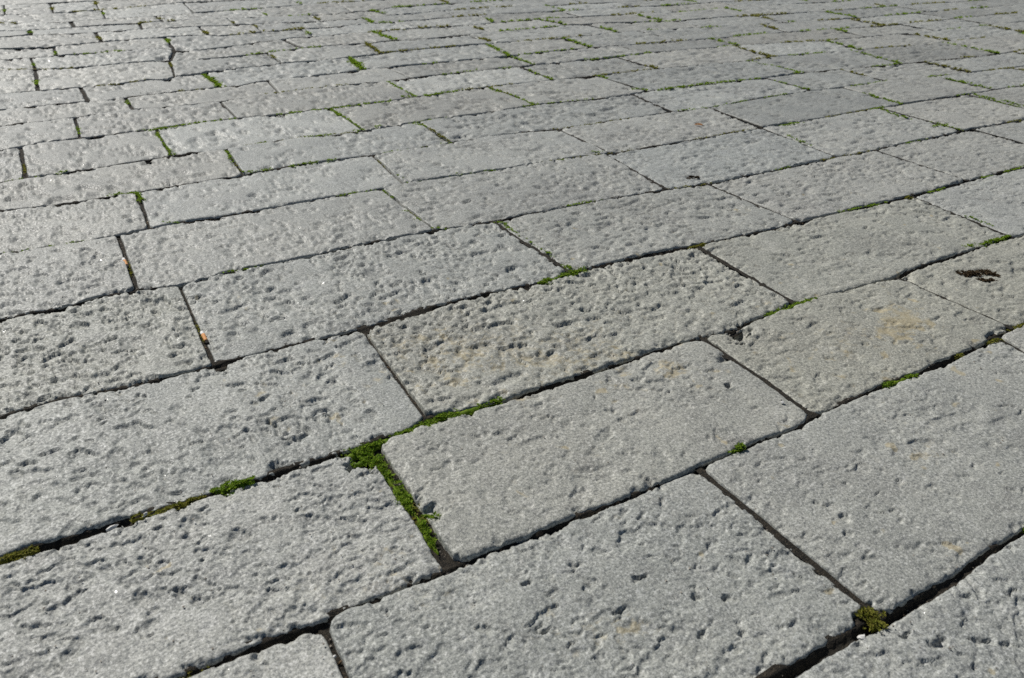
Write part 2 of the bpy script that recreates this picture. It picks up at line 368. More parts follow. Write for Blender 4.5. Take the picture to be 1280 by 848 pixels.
# worn cut marks: polylines, half width px
MARKS = [[(294,545),(307.5,536.6),(319.5,550.7)],[(325,530),(333.7,526.5),(343.6,529),(349,542)],
 [(354.9,521.7),(367.6,519),(374.7,521),(376,532.4),(386,536),(383,542),(374.7,546.5),(355,547.2)],
 [(379,507),(396,502)],[(326.6,500),(335.8,495)],
 [(404.4+10.5*math.cos(a)+1.5*math.sin(a),518.5+6.8*math.sin(a)-1.5*math.cos(a)) for a in np.linspace(0,2*math.pi,13)]]
MARKC = G([(362, 525)])[0]
def px_ell(e):
    x, y, a, b, d = e
    c, r, t = G([(x, y), (x + a, y), (x, y + b)])
    return c, r - c, t - c, d
PITW = [px_ell(e) for e in PITS]
CHIPW = [px_ell(e) for e in CHIPS]
MARKW = [G(m) for m in MARKS]

# ochre lichen and rust stains: x, y, half w, half h, strength
STAINS = [(640, 435, 200, 50, 0.62), (690, 460, 110, 22, 0.4), (560, 450, 60, 30, 0.25), (1125, 400, 38, 20, 1.8), (1135, 395, 14, 10, 0.5), (1090, 420, 80, 40, 0.65), (1000, 450, 60, 40, 0.24), (870, 470, 40, 30, 0.3), (835, 462, 14, 14, 0.48), (1165, 570, 14, 8, 0.6), (1120, 500, 60, 30, 0.27), (1150, 560, 80, 50, 0.24), (60, 425, 70, 30, 0.21), (470, 725, 60, 30, 0.42), (545, 690, 30, 20, 0.36), (940, 295, 40, 12, 0.3), (935, 262, 10, 4, 0.78), (760, 760, 120, 60, 0.27), (430, 590, 30, 15, 0.3), (700, 560, 140, 60, 0.21), (1030, 700, 20, 12, 0.36), (1181, 715, 5, 4, 1.08), (740, 790, 60, 20, 0.3), (330, 500, 60, 30, 0.18), (240, 770, 40, 30, 0.18), (900, 370, 70, 25, 0.21), (200, 500, 100, 30, 0.15), (560, 770, 120, 60, 0.09)]
STAINW = [px_ell((*s[:4], s[4])) for s in STAINS]

# ------------------------------------------------------------------ one paving stone
def edge_noise(t, seed, amp):
    return amp * (noise1(t / 0.16, seed) * 1.0 + noise1(t / 0.055, seed + 1) * 0.7 + noise1(t / 0.02, seed + 2) * 0.45 + noise1(t / 0.008, seed + 3) * 0.25)

def axis_nodes(length, step, fine):
    if fine:
        e = np.array([0, .0012, .0030, .0055, .009])
    else:
        e = np.array([0, .004, .011])
    e = e * min(1.0, length / 0.12)
    n = max(2, int(round((length - 2 * e[-1]) / step)))
    mid = np.linspace(e[-1], length - e[-1], n + 1)
    return np.concatenate([e[:-1], mid, (length - e[:-1])[::-1]]) / length

def cell_pits(x, y, seed, cell, rmin, rmax, prob, slope, cap=.0070):
    """ragged bowl-shaped pits scattered one to a cell; returns their depth"""
    out = np.zeros(x.shape)
    cx, cy = np.floor(x / cell), np.floor(y / cell)
    for i in (-1, 0, 1):
        for j in (-1, 0, 1):
            ix, iy = (cx + i).astype(np.int64), (cy + j).astype(np.int64)
            h1 = hash2(ix, iy, seed) / 4294967295.0
            h2 = hash2(ix, iy, seed + 17) / 4294967295.0
            h3 = hash2(ix, iy, seed + 31) / 4294967295.0
            h4 = hash2(ix, iy, seed + 47) / 4294967295.0
            h5 = hash2(ix, iy, seed + 61) / 4294967295.0
            px, py = (ix + .1 + .8 * h1) * cell, (iy + .1 + .8 * h2) * cell
            r = rmin + (rmax - rmin) * h3 * h3
            an = -.5 + (h4 - .5) * 2.3
            asp = 1.15 + 1.3 * h5
            dx, dy = x - px, y - py
            ca, sa = np.cos(an), np.sin(an)
            p = (dx * ca + dy * sa) / (r * asp)
            q = (-dx * sa + dy * ca) / r
            ang = .75 * h1
            d = (1 - ang) * np.sqrt(p * p + q * q) + ang * np.maximum(np.abs(p + .3 * q), np.abs(q) * 1.05)
            dep = slope * r * (.45 + .75 * hash2(ix, iy, seed + 83) / 4294967295.0)
            dep = cap * np.tanh(dep / cap)
            bowl = dep * np.clip((1 - d) * (1.8 + 2.4 * h2), 0, 1) * (.40 + .60 * (.5 + .5 * np.clip(q, -1, 1))) * (hash2(ix, iy, seed + 5) / 4294967295.0 < prob)
            out = np.maximum(out, bowl)
    return out

def stone_surface(x, y, seed, rough, density, step, spots, far):
    """relief of a stone's top: a foot-worn plane broken by ragged pits; spots = measured hollows"""
    z = 0.0026 * perlin(x / 0.23, y / 0.23, seed) + 0.0016 * perlin(x / 0.085, y / 0.085, seed + 1)
    n1 = perlin(x / 0.034, y / 0.028, seed + 4)
    n2 = perlin(x / 0.0165, y / 0.014, seed + 5)
    n3 = perlin(x / 0.0085, y / 0.0075, seed + 6)
    n4 = perlin(x / 0.0042, y / 0.0040, seed + 7)
    wx = x + .0058 * perlin(x / .017, y / .017, seed + 2) + .0032 * perlin(x / .0075, y / .0075, seed + 3) + .001 * n4
    wy = y + .0058 * perlin(x / .017, y / .017, seed + 12) + .0032 * perlin(x / .0075, y / .0075, seed + 13) + .001 * n3
    m = perlin(x / 0.16, y / 0.16, seed + 8) * 1.0 + perlin(x / .06, y / .06, seed + 9) * .45 + density
    m = np.clip(.56 + m, .03, 1.4)
    if far:
        pit = cell_pits(wx, wy, seed + 201, .060, .010, .026, .9 * m, .80, .0100)
        pit = np.maximum(pit, cell_pits(wx, wy, seed + 301, .029, .006, .013, 1.05 * m, .80, .0080))
    else:
        pit = cell_pits(wx, wy, seed + 201, .036, .0055, .0165, .88 * m, .80)
        pit = np.maximum(pit, cell_pits(wx, wy, seed + 301, .0180, .0033, .0085, 1.0 * m, .86))
        pit = np.maximum(pit, cell_pits(wx, wy, seed + 401, .0092, .0018, .0036, .5 * m, .56))
    sp = np.zeros(x.shape)
    for (c, a, b_, dep) in spots:
        det = a[0] * b_[1] - a[1] * b_[0]
        dx, dy = wx - c[0] + .25 * (wx - x), wy - c[1] + .25 * (wy - y)
        p = (dx * b_[1] - dy * b_[0]) / det
        q = (a[0] * dy - a[1] * dx) / det
        sp = np.maximum(sp, .85 * dep * np.maximum(1 - (p * p + q * q) * .8, 0) ** .75)
    pit = np.maximum(pit * (.6 + .4 * rough) * (.74 + .58 * sstep(.75, 1.5, y)), sp)
    inside = sstep(0, .0012, pit)
    z = z - pit
    z = z + rough * (.0007 * n1 + (.00040 + .0005 * inside) * n2 + (.00028 + .0006 * inside) * n3 + (.00020 + .00035 * inside) * n4)
    return z, n2, n3, inside

stone_count = 0
def make_grid_mesh(name, X, Y, Z, depth, attr=None):
    ny, nx = X.shape
    top = np.stack([X.ravel(), Y.ravel(), Z.ravel()], 1)
    idx = np.arange(nx * ny).reshape(ny, nx)
    q = np.stack([idx[:-1, :-1], idx[:-1, 1:], idx[1:, 1:], idx[1:, :-1]], -1).reshape(-1, 4)
    ring = np.concatenate([idx[0, :-1], idx[:-1, -1], idx[-1, :0:-1], idx[:0:-1, 0]])
    low = top[ring].copy()
    low[:, 2] = -depth
    base = len(top)
    k = np.arange(len(ring))
    k2 = (k + 1) % len(ring)
    sk = np.stack([ring[k], base + k, base + k2, ring[k2]], -1)
    verts = np.concatenate([top, low])
    faces = np.concatenate([q, sk])
    me = bpy.data.meshes.new(name)
    me.vertices.add(len(verts))
    me.vertices.foreach_set('co', verts.ravel().astype(np.float32))
    me.loops.add(faces.size)
    me.loops.foreach_set('vertex_index', faces.ravel().astype(np.int32))
    me.polygons.add(len(faces))
    me.polygons.foreach_set('loop_start', (np.arange(len(faces)) * 4).astype(np.int32))
    me.polygons.foreach_set('use_smooth', np.ones(len(faces), bool))
    me.update()
    if attr is not None:
        a = me.attributes.new('ochre', 'FLOAT', 'POINT')
        a.data.foreach_set('value', np.concatenate([attr.ravel(), attr.ravel()[ring]]).astype(np.float32))
    return me

GAPX = [('O',25,60,132,52,.034),('Q',93,34,176,29,.026),('I',45,179,98,172,.022),('E',80,382,225,356,.016),('O',180,47,245,43,.024),('N',205,60,232,66,.03),('C',120,662,170,646,.014),('C',30,688,110,667,.013),('A',970,850,1075,787,.013),('L',150,104,215,98,.02),('L',240,94,262,90,.022),('D',470,403,640,358,.013),('C',700,478,860,425,.015),('E',1010,205,1090,188,.004),('B',560,711,860,590,.006),('B',420,768,480,742,.005),('D',60,502,260,458,.007)]
GAPXW = [(k, *G([(a, b), (c, d)])[:, 0], w) for k, a, b, c, d, w in GAPX]
def gap_at(k, u):
    g = np.full_like(u, GAPB.get(k, 0.009))
    for (kk, u0, u1, w) in GAPXW:
        if kk == k:
            f = sstep(u0 - .05, u0 + .03, u) * sstep(u1 + .05, u1 - .03, u)
            g = g + (w - g) * f
    return g * np.clip(0.72 + 0.75 * noise1(u / 0.42 + 9.1, sum(map(ord, k))) + 0.35 * noise1(u / 0.11, 5 + sum(map(ord, k))), 0.18 if k < 'F' else 0.45, 1.9)

# what sets single stones apart: a photo point on it -> roughness, pit density, tint
CHAR = [((700,410),1.7,.5,(1.01,1.0,.95)),((1075,430),.95,-.05,(1.02,1.0,.93)),((1070,310),.95,.08,(1.01,1.0,.95)),((130,440),1.6,.25,(1.0,1.0,.97)),((260,540),1.0,.02,(.99,1.0,1.0)),((750,560),.75,-.30,(1.02,1.01,.98)),((1100,590),.70,-.28,(1.0,1.0,.99)),((750,750),1.1,.08,(.97,.98,.98)),((250,720),1.25,.16,(1.03,1.03,1.03)),((470,355),1.3,.2,(.99,1.0,1.0)),((800,275),1.0,.12,(.98,.98,.97)),((1230,370),1.25,.15,(1.02,1.0,.93)),((1200,790),1.15,.1,(.98,.99,1.0)),((80,330),.95,.08,(1.0,1.0,1.0)),((320,310),.85,.1,(1.0,1.0,1.0)),((640,240),1.0,.12,(1.0,1.0,1.0))]
CHARW = [(G([c[0]])[0], *c[1:]) for c in CHAR]
def character(ka, kb, a, b, r):
    rough, dens = r.uniform(.7, 1.15), r.uniform(-.30, .30)
    k, w = 1 + r.normal(0, .085), r.normal(0, .008)
    tint = (k * (1 + w), k, k * (1 - w))
    for (c, ro, de, ti) in CHARW:
        f = (c[1] - float(jv(ka, c[0]))) / max(float(jv(kb, c[0]) - jv(ka, c[0])), .01)
        if 0 < f < 1 and a[0] + (a[1] - a[0]) * f < c[0] < b[0] + (b[1] - b[0]) * f:
            return ro, de, ti
    return rough, dens, tint

CORNERW = G([(250, 720)])[0]
def f_corner(ka, kb, a, b):
    c = CORNERW
    return float(jv(ka, c[0])) < c[1] < float(jv(kb, c[0])) and a[0] < c[0] < b[0]

def build_stone(ka, kb, hl, hr, seed, fine_scale):
    """ka/kb lower and upper course joint; hl/hr = (u_bottom, u_top, gap) of the cross joints"""
    r = np.random.default_rng(seed)
    corner = r.uniform(.008, .026)
    lu = 0.5 * ((hr[0] - hl[0]) + (hr[1] - hl[1]))
    um = 0.25 * (hl[0] + hl[1] + hr[0] + hr[1])
    lv = float(jv(kb, um) - jv(ka, um))
    vm = 0.5 * float(jv(kb, um) + jv(ka, um))
    # sampling step from the size in the picture
    pts = P([(um, vm, 0), (um + .01, vm, 0), (um, vm + .01, 0)])
    vn = float(jv(ka, um)) + 0.1 * lv
    pn = P([(um, vn, 0), (um + .01, vn, 0), (um, vn + .01, 0)])
    pu = np.hypot(*(pn[1, :2] - pn[0, :2])) / .01 * .8
    pv = np.hypot(*(pn[2, :2] - pn[0, :2])) / .01 * .8
    su = float(np.clip(fine_scale / pu, .0019, .0125))
    sv = float(np.clip(fine_scale * .9 / pv, .0019, .0125))
    S = axis_nodes(lu, su, su < .006)
    T = axis_nodes(lv, sv, sv < .008)
    s, t = np.meshgrid(S, T)
    ub = hl[0] + (hr[0] - hl[0]) * S
    ut = hl[1] + (hr[1] - hl[1]) * S
    lb, lt_, rb, rt = hl[0] + hl[2] / 2, hl[1] + hl[2] / 2, hr[0] - hr[2] / 2, hr[1] - hr[2] / 2
    ub = lb + (rb - lb) * S
    ut = lt_ + (rt - lt_) * S
    ea = .0027 if vm < 2.3 else .0026
    vb = jv(ka, ub) + gap_at(ka, ub) / 2 + edge_noise(ub, seed * 11 + 1, ea)
    vt = jv(kb, ut) - gap_at(kb, ut) / 2 + edge_noise(ut, seed * 11 + 4, ea)
    ul = lb + (lt_ - lb) * T + edge_noise(T * lv, seed * 11 + 7, ea * (.45 if hl[2] < .009 else 1))
    ur = rb + (rt - rb) * T + edge_noise(T * lv, seed * 11 + 9, ea * (.45 if hr[2] < .009 else 1))
    vl = vb[0] + (vt[0] - vb[0]) * T
    vr = vb[-1] + (vt[-1] - vb[-1]) * T
    U = ul[:, None] * (1 - s) + ur[:, None] * s + (ub - (ub[0] + (ub[-1] - ub[0]) * S))[None, :] * (1 - t)
    V = (1 - t) * vb[None, :] + t * vt[None, :]
    ds = np.minimum(s, 1 - s) * lu
    dt = np.minimum(t, 1 - t) * lv
    # worn outline: rounded corners, distance to it
    if f_corner(ka, kb, hl, hr):
        corner = np.where((s > .5) & (t > .5), .055, corner)
    qx = np.maximum(corner - ds, 0)
    qy = np.maximum(corner - dt, 0)
    d = np.where((qx > 0) & (qy > 0), corner - np.hypot(qx, qy), np.minimum(ds, dt))
    reach = math.hypot(lu, lv) / 2 + .1
    chip = np.zeros(U.shape)
    spots = []
    for lst in (PITW, CHIPW):
        for (c, a, b_, dep) in lst:
            if abs(c[0] - um) > reach or abs(c[1] - vm) > reach:
                continue
            det = a[0] * b_[1] - a[1] * b_[0]
            if abs(det) < 1e-9:
                continue
            if lst is PITW:
                spots.append((c, a, b_, dep))
                continue
            dx, dy = U - c[0], V - c[1]
            p = (dx * b_[1] - dy * b_[0]) / det
            q = (a[0] * dy - a[1] * dx) / det
            rr = np.hypot(p, q) * (1 + .5 * perlin(U / .018, V / .018, seed + 71) + .3 * perlin(U / .007, V / .007, seed + 72))
            chip = np.maximum(chip, dep * sstep(1.2, .3, rr))
    far = vm > 2.3
    rough, dens, tint = character(ka, kb, hl, hr, r)
    z, n2, n3, inside = stone_surface(U, V, seed * 31 + 3, rough, dens, max(su, sv), spots, far)
    z = z - chip
    rad = r.uniform(.003, .0062) * (1 + .6 * n2 + .4 * n3)
    side = sstep(-.004, .004, dt - ds)
    rad = np.maximum(rad, .0022) * (1 - .5 * side)
    x = np.clip(1 - np.maximum(d, 0) / rad, 0, 1)
    drop = rad * (1 - np.sqrt(np.maximum(1 - x * x, 0))) + .0015 * (1 - .7 * side) * np.exp(-np.maximum(d, 0) / .010)
    drop = drop + np.maximum(-d, 0) * 4.0
    spall = sstep(.28, .60, perlin(U / .034, V / .034, seed + 501) + .45 * perlin(U / .012, V / .012, seed + 502)) * sstep(.020, .003, d)
    z = z - drop - .0050 * spall * (1 - .8 * side)
    if abs(um) < 2.5:
        for m in MARKW:
            if abs(m[0, 0] - um) > reach or abs(m[0, 1] - vm) > reach:
                continue
            dist = np.full(U.shape, 9.0)
            for i in range(len(m) - 1):
                e = m[i + 1] - m[i]
                k = np.clip(((U - m[i, 0]) * e[0] + (V - m[i, 1]) * e[1]) / (e @ e), 0, 1)
                dist = np.minimum(dist, np.hypot(U - m[i, 0] - k * e[0], V - m[i, 1] - k * e[1]))
            z = z - .0062 * sstep(.0066, .0016, dist * (1 + .3 * n3)) * np.clip(.85 + .6 * n2, .3, 1.2)
    och = np.zeros(U.shape)
    for (c, a, b_, st) in STAINW:
        if abs(c[0] - um) > reach + .15 or abs(c[1] - vm) > reach + .15:
            continue
        det = a[0] * b_[1] - a[1] * b_[0]
        dx, dy = U - c[0], V - c[1]
        p = (dx * b_[1] - dy * b_[0]) / det
        q = (a[0] * dy - a[1] * dx) / det
        och = och + st * sstep(1.3, .25, np.hypot(p, q) * (1 + .75 * perlin(U / .055, V / .055, seed + 601) + .6 * perlin(U / .02, V / .02, seed + 602)))
    och = och * (.6 + .7 * inside)
    tilt = r.normal(0, .0022 if not far else .0028, 2)
    z = z + r.normal(0, .0011) + tilt[0] * (U - um) / max(lu, .3) + tilt[1] * (V - vm) / .35
    z = np.maximum(z, -.045)
    return U - um, V - vm, z, och, (um, vm), tint

# ------------------------------------------------------------------ the pavement and its stones
def link(o, parent=None):
    scene.collection.objects.link(o)
    if parent is not None:
        o.parent = parent
    return o

def bed_mesh():
    xs = np.linspace(UMIN - .5, UMAX + .5, 260)
    ys = np.linspace(-2.6, 12.6, 300)
    X, Y = np.meshgrid(xs, ys)
    Z = -.030 + .004 * perlin(X / .12, Y / .12, 3)
    return make_grid_mesh('pavement', X, Y, Z, .06)
pav_me = bed_mesh()
pav_me.materials.append(SOIL)
pavement = link(bpy.data.objects.new('pavement', pav_me))
pavement['kind'] = 'structure'
pavement['label'] = 'pavement of worn grey stone slabs laid in long courses'
gm = bpy.data.meshes.new('ground')
gm.from_pydata([(-1500, -1500, -.12), (1500, -1500, -.12), (1500, 1500, -.12), (-1500, 1500, -.12)], [], [(0, 1, 2, 3)])
GROUND = simple_mat('distant_paving', (0.20, 0.20, 0.195), (0.28, 0.28, 0.27), 1.3, 0.85, (0.16, 0.16, 0.15), 0.004)
gm.materials.append(GROUND)
ground = link(bpy.data.objects.new('ground', gm))
ground['kind'] = 'structure'

def in_view(ka, kb, hl, hr):
    ub = np.linspace(hl[0], hr[0], 9)
    ut = np.linspace(hl[1], hr[1], 9)
    p = [(a, float(jv(ka, a)), 0) for a in ub] + [(a, float(jv(kb, a)), 0) for a in ut] + [(.5 * (a + b), .5 * float(jv(ka, a) + jv(kb, b)), 0) for a, b in zip(ub, ut)]
    q = P(p)
    ok = (q[:, 2] > .1) & (q[:, 0] > -14) & (q[:, 0] < PW + 14) & (q[:, 1] > -5) & (q[:, 1] < PH + 14)
    return ok.any()

HEADW = {}
seed = 100
visible, hidden = [], []
head_lines = []
for i in range(len(rows) - 1):
    ka, kb = rows[i], rows[i + 1]
    hs = []
    for h in HE.get(ka, []):
        g = G([(h[0], h[1]), (h[2], h[3])])
        gap = max(h[4] if len(h) > 4 else .007, .0075)
        # carry the traced ends to the joints they meet
        (u1, v1), (u0, v0_) = g
        va, vb_ = float(jv(ka, u0)), float(jv(kb, u1))
        sl = (u1 - u0) / max(v1 - v0_, .05)
        sl = float(np.clip(sl, -.25, .25))
        hs.append((u0 + sl * (va - v0_), u1 + sl * (vb_ - v1), gap))
    hs.sort()
    r = np.random.default_rng(500 + i)
    full = []
    if hs:
        for a, b in zip(hs[:-1], hs[1:]):
            full.append(a)
            ln = b[0] - a[0]
            n = int(round(ln / .78)) if ln > 1.25 else 1
            for k in range(1, n):
                f = (k + r.uniform(-.12, .12)) / n
                full.append((a[0] + f * ln, a[1] + f * (b[1] - a[1]), .005))
        full.append(hs[-1])
    else:
        u = UMIN + r.uniform(0, .7)
        full.append((u, u, .007))
    while full[0][0] > UMIN:
        u = full[0][0] - r.uniform(.58, .86)
        full.insert(0, (u, u, .008))
    while full[-1][0] < UMAX:
        u = full[-1][0] + r.uniform(.60, .86)
        full.append((u, u, .006))
    for a in full:
        head_lines.append((ka, kb, a))
    for a, b in zip(full[:-1], full[1:]):
        seed += 1
        (visible if in_view(ka, kb, a, b) else hidden).append((ka, kb, a, b, seed))

ntri = 0
stone_objs = []
for (ka, kb, a, b, sd) in visible:
    U, V, Z, och, (um, vm), tint = build_stone(ka, kb, a, b, sd, 1.42)
    me = make_grid_mesh('paving_stone', U, V, Z, .05, och)
    ntri += 2 * len(me.polygons)
    me.materials.append(STONE)
    o = link(bpy.data.objects.new('paving_stone', me), pavement)
    o.location = (um, vm, 0)
    o.color = (*tint, 1)
    stone_objs.append(o)
print('stones in view', len(visible), 'beyond', len(hidden), 'tris', ntri)

# the courses that run on beyond the picture, one mass
def mass_mesh(items):
    vs_, fs_ = [], []
    for (ka, kb, a, b, sd) in items:
        r = np.random.default_rng(sd)
        n = len(vs_)
        z = r.normal(0, .001)
        for inset, zz in ((.004, -.05), (.004, -.007 + z), (.011, z)):
            for (u, k, sg, si) in ((a[0], ka, 1, 1), (b[0], ka, 1, -1), (b[1], kb, -1, -1), (a[1], kb, -1, 1)):
                vs_.append((u + si * (inset), float(jv(k, u)) + sg * inset, zz))
        for l in (0, 4):
            for q in range(4):
                fs_.append((n + l + q, n + l + (q + 1) % 4, n + l + 4 + (q + 1) % 4, n + l + 4 + q))
        fs_.append((n + 8, n + 9, n + 10, n + 11))
    me = bpy.data.meshes.new('outer_stones')
    me.from_pydata(vs_, [], fs_)
    return me
mm = mass_mesh(hidden)
mm.materials.append(STONE)
mo = link(bpy.data.objects.new('outer_stones', mm), pavement)
mo['kind'] = 'stuff'

# ------------------------------------------------------------------ soil in the cross joints
def strip_mesh(name, lines, mat):
    """lines: list of (polyline Nx2, half width, base z, crown, seed); crown None = dark soil banked up one side, standing in for shade on the slab face"""
    vs_, fs_ = [], []
    for (pl, hw, bz, crown, sd) in lines:
        pl = np.asarray(pl, float)
        seg = np.hypot(*np.diff(pl, axis=0).T)
        L_ = np.concatenate([[0], np.cumsum(seg)])
        n = max(3, int(L_[-1] / (.005 if crown is not None else .009)))
        tt = np.linspace(0, L_[-1], n)
        c = np.stack([np.interp(tt, L_, pl[:, 0]), np.interp(tt, L_, pl[:, 1])], 1)
        d = np.gradient(c, axis=0)
        d /= np.maximum(np.hypot(d[:, 0], d[:, 1])[:, None], 1e-9)
        nr = np.stack([-d[:, 1], d[:, 0]], 1)
        hwv = hw * np.clip(1 + .45 * noise1(tt / .03, sd), .4, 1.6) if np.isscalar(hw) else np.interp(tt, L_, hw)
        if name == 'cushion':
            hwv = hwv * np.clip(np.minimum(tt, L_[-1] - tt) / .022, .1, 1)
        bz = bz if np.isscalar(bz) else np.interp(tt, L_, bz)
        n0 = len(vs_)
        K = 11 if crown is None else 5
        for j in range(K):
            f = -1 + 2 * j / (K - 1)
            q = c + nr * (hwv * f)[:, None]
            z = bz + (crown * (1 - f * f) if crown is not None else (-.005 - bz) * sstep(.05, .48, f * hwv / ((hwv - .008) / .6)) + (-.010 - bz) * .6 * sstep(-.1, -.6, f * hwv / ((hwv - .008) / .6))) + (.0030 if crown is None or name == 'cushion' else .0008) * (perlin(q[:, 0] / .012, q[:, 1] / .012, sd + 3) + perlin(q[:, 0] / .05, q[:, 1] / .05, sd + 4))
            vs_ += [(q[i, 0], q[i, 1], z[i]) for i in range(n)]
        for j in range(K - 1):
            for i in range(n - 1):
                a = n0 + j * n + i
                fs_.append((a, a + 1, a + n + 1, a + n))
    me = bpy.data.meshes.new(name)
    me.from_pydata(vs_, [], fs_)
    me.polygons.foreach_set('use_smooth', np.ones(len(me.polygons), bool))
    me.materials.append(mat)
    return me
lines = []
near_heads = []
for n_, (ka, kb, a) in enumerate(head_lines):
    p0 = (a[0], float(jv(ka, a[0])) )
    p1 = (a[1], float(jv(kb, a[1])) )
    q = P([(*p0, 0), (*p1, 0)])
    if (q[:, 2] < .1).any() or q[:, 0].max() < -30 or q[:, 0].min() > PW + 30 or q[:, 1].max() < -10 or q[:, 1].min() > PH + 30:
        continue
    near_heads.append((ka, kb, a, p0, p1, q))
    r = np.random.default_rng(n_)
    lines.append(([p0, p1], a[2] / 2 + .0035, (-.0024 if (p0[0] > .62 * p0[1] and a[2] < .012) else -.0105) + r.normal(0, .0008), .0, n_))
for k in ORDER:
    uu = np.arange(-.9, 8.5, .03)
    pp = np.stack([uu, jv(k, uu)], 1)
    q = P(np.concatenate([pp, np.zeros((len(uu), 1))], 1))
    ok = (q[:, 2] > .1) & (q[:, 0] > -40) & (q[:, 0] < PW + 40) & (q[:, 1] > -10) & (q[:, 1] < PH + 40)
    if ok.sum() > 2:
        gg = gap_at(k, uu[ok])
        lines.append((pp[ok], gg * .6 + .008, -(.007 + np.clip(.75 + 1.0 * noise1(uu[ok] / .13, 33 + ord(k)), .1, 1.5) * gg), None, ord(k) + 400))  # joint soil, its dark bank raised to blacken the shaded slab face
so = link(bpy.data.objects.new('joint_soil', strip_mesh('joint_soil', lines, SOIL)))
so['kind'] = 'stuff'
so['label'] = 'dark soil in the joints, banked up to stand in for shade on the slab sides'

# ------------------------------------------------------------------ moss
def sprig_templates(rs, n=8):
    out = []
    for _ in range(n):
        v, f = [], []
        m = rs.integers(5, 8)
        for k in range(m):
            an = 2 * math.pi * (k + rs.uniform(-.3, .3)) / m
            el = rs.uniform(.35, 1.25)
            ln = rs.uniform(.75, 1.25)
            d = np.array([math.cos(an) * math.cos(el), math.sin(an) * math.cos(el), math.sin(el)])
            s = np.array([-math.sin(an), math.cos(an), 0]) * .20
            upv = np.array([0, 0, .08])
            b = len(v)
            v += [np.zeros(3), d * ln * .5 + s + upv, d * ln + np.array([0, 0, -.12]), d * ln * .5 - s + upv]
            f += [(b, b + 1, b + 2, b + 3)]
        out.append((np.array(v), np.array(f)))
    return out
TPL = sprig_templates(np.random.default_rng(3))

def moss_geometry(patches, sd):
    """patches: (polyline px or world, half width m, sprigs per cm2, sprig size, base z, crown)"""
    r = np.random.default_rng(sd)
    V, Fc = [], []
    n0 = 0
    for (pl, hw, dens, size, bz, crown) in patches:
        pl = np.asarray(pl, float)
        seg = np.hypot(*np.diff(pl, axis=0).T)
        L_ = np.concatenate([[0], np.cumsum(seg)])
        hwm = hw if np.isscalar(hw) else float(np.mean(hw))
        n = max(3, int(L_[-1] * 2 * hwm * 1e4 * dens))
        t = r.uniform(0, L_[-1], n)
        f = np.clip(r.normal(0, .5, n), -1.15, 1.15)
        cx, cy = np.interp(t, L_, pl[:, 0]), np.interp(t, L_, pl[:, 1])
        k = np.clip(np.searchsorted(L_, t) - 1, 0, len(seg) - 1)
        dr = np.diff(pl, axis=0)[k] / seg[k][:, None]
        w = hwm if np.isscalar(hw) else np.interp(t, L_, hw)
        w = w * np.clip(1 + .9 * noise1(t / .022, sd + 5) + .6 * noise1(t / .008, sd + 6), .25, 2.0)
        # patchy along its length, thinning to both ends
        keep = (noise1(t / .035, sd + 7) + r.normal(0, .25, n) > -.27) & (r.uniform(0, 1, n) < np.minimum(1, .3 + np.minimum(t, L_[-1] - t) / (hwm * 1.2 + 1e-6)))
        x = cx - dr[:, 1] * f * w
        y = cy + dr[:, 0] * f * w
        z = bz + crown * (1 - np.minimum(1, f * f)) * (.65 + .5 * perlin(x / .012, y / .012, sd + 8)) + r.normal(0, .0008, n)
        for i in np.nonzero(keep)[0]:
            tv, tf = TPL[r.integers(0, len(TPL))]
            a = r.uniform(0, 2 * math.pi)
            sc = size * r.uniform(.65, 1.35)
            ca, sa = math.cos(a), math.sin(a)
            tx, ty = r.normal(0, .25, 2)
            q = np.stack([tv[:, 0] * ca - tv[:, 1] * sa + tv[:, 2] * tx, tv[:, 0] * sa + tv[:, 1] * ca + tv[:, 2] * ty, tv[:, 2]], 1) * sc
            q[:, 0] += x[i]; q[:, 1] += y[i]; q[:, 2] += z[i]
            V.append(q)
            Fc.append(tf + n0)
            n0 += len(q)
    if not V:
        return None
    return np.concatenate(V), np.concatenate(Fc)

def quad_mesh(name, V, Fc, mats, mat_idx=None):
    me = bpy.data.meshes.new(name)
    me.vertices.add(len(V))
    me.vertices.foreach_set('co', V.ravel().astype(np.float32))
    me.loops.add(Fc.size)
    me.loops.foreach_set('vertex_index', Fc.ravel().astype(np.int32))
    me.polygons.add(len(Fc))
    me.polygons.foreach_set('loop_start', (np.arange(len(Fc)) * 4).astype(np.int32))
    me.update()
    for m in mats:
        me.materials.append(m)
    return me

def moss_thing(pts, label, mat=MOSS, hw=.009, dens=7.0, size=.0055, bz=-.009, crown=.009, sd=1, world_pts=False):
    pls = pts if isinstance(pts[0][0], (tuple, list)) else [pts]
    pat, cush = [], []
    hws = hw if isinstance(hw, (list, tuple)) else [hw] * len(pls)
    for pl, hw in zip(pls, hws):
        w = pl if world_pts else G(pl)
        pat.append((w, hw, dens * 1.5, size * .68, bz - .001, crown * .7))
        cush.append((w, hw * .7, bz - .005, crown * .7, sd))
    g = moss_geometry(pat, sd)
    me = quad_mesh('moss_patch', *g, [mat])
    o = link(bpy.data.objects.new('moss_patch', me))
    cm = strip_mesh('cushion', cush, mat)
    c = link(bpy.data.objects.new('cushion', cm), o)
    o['label'] = label
    o['category'] = 'moss'
    o['group'] = 'moss patches in the joints'
    return o

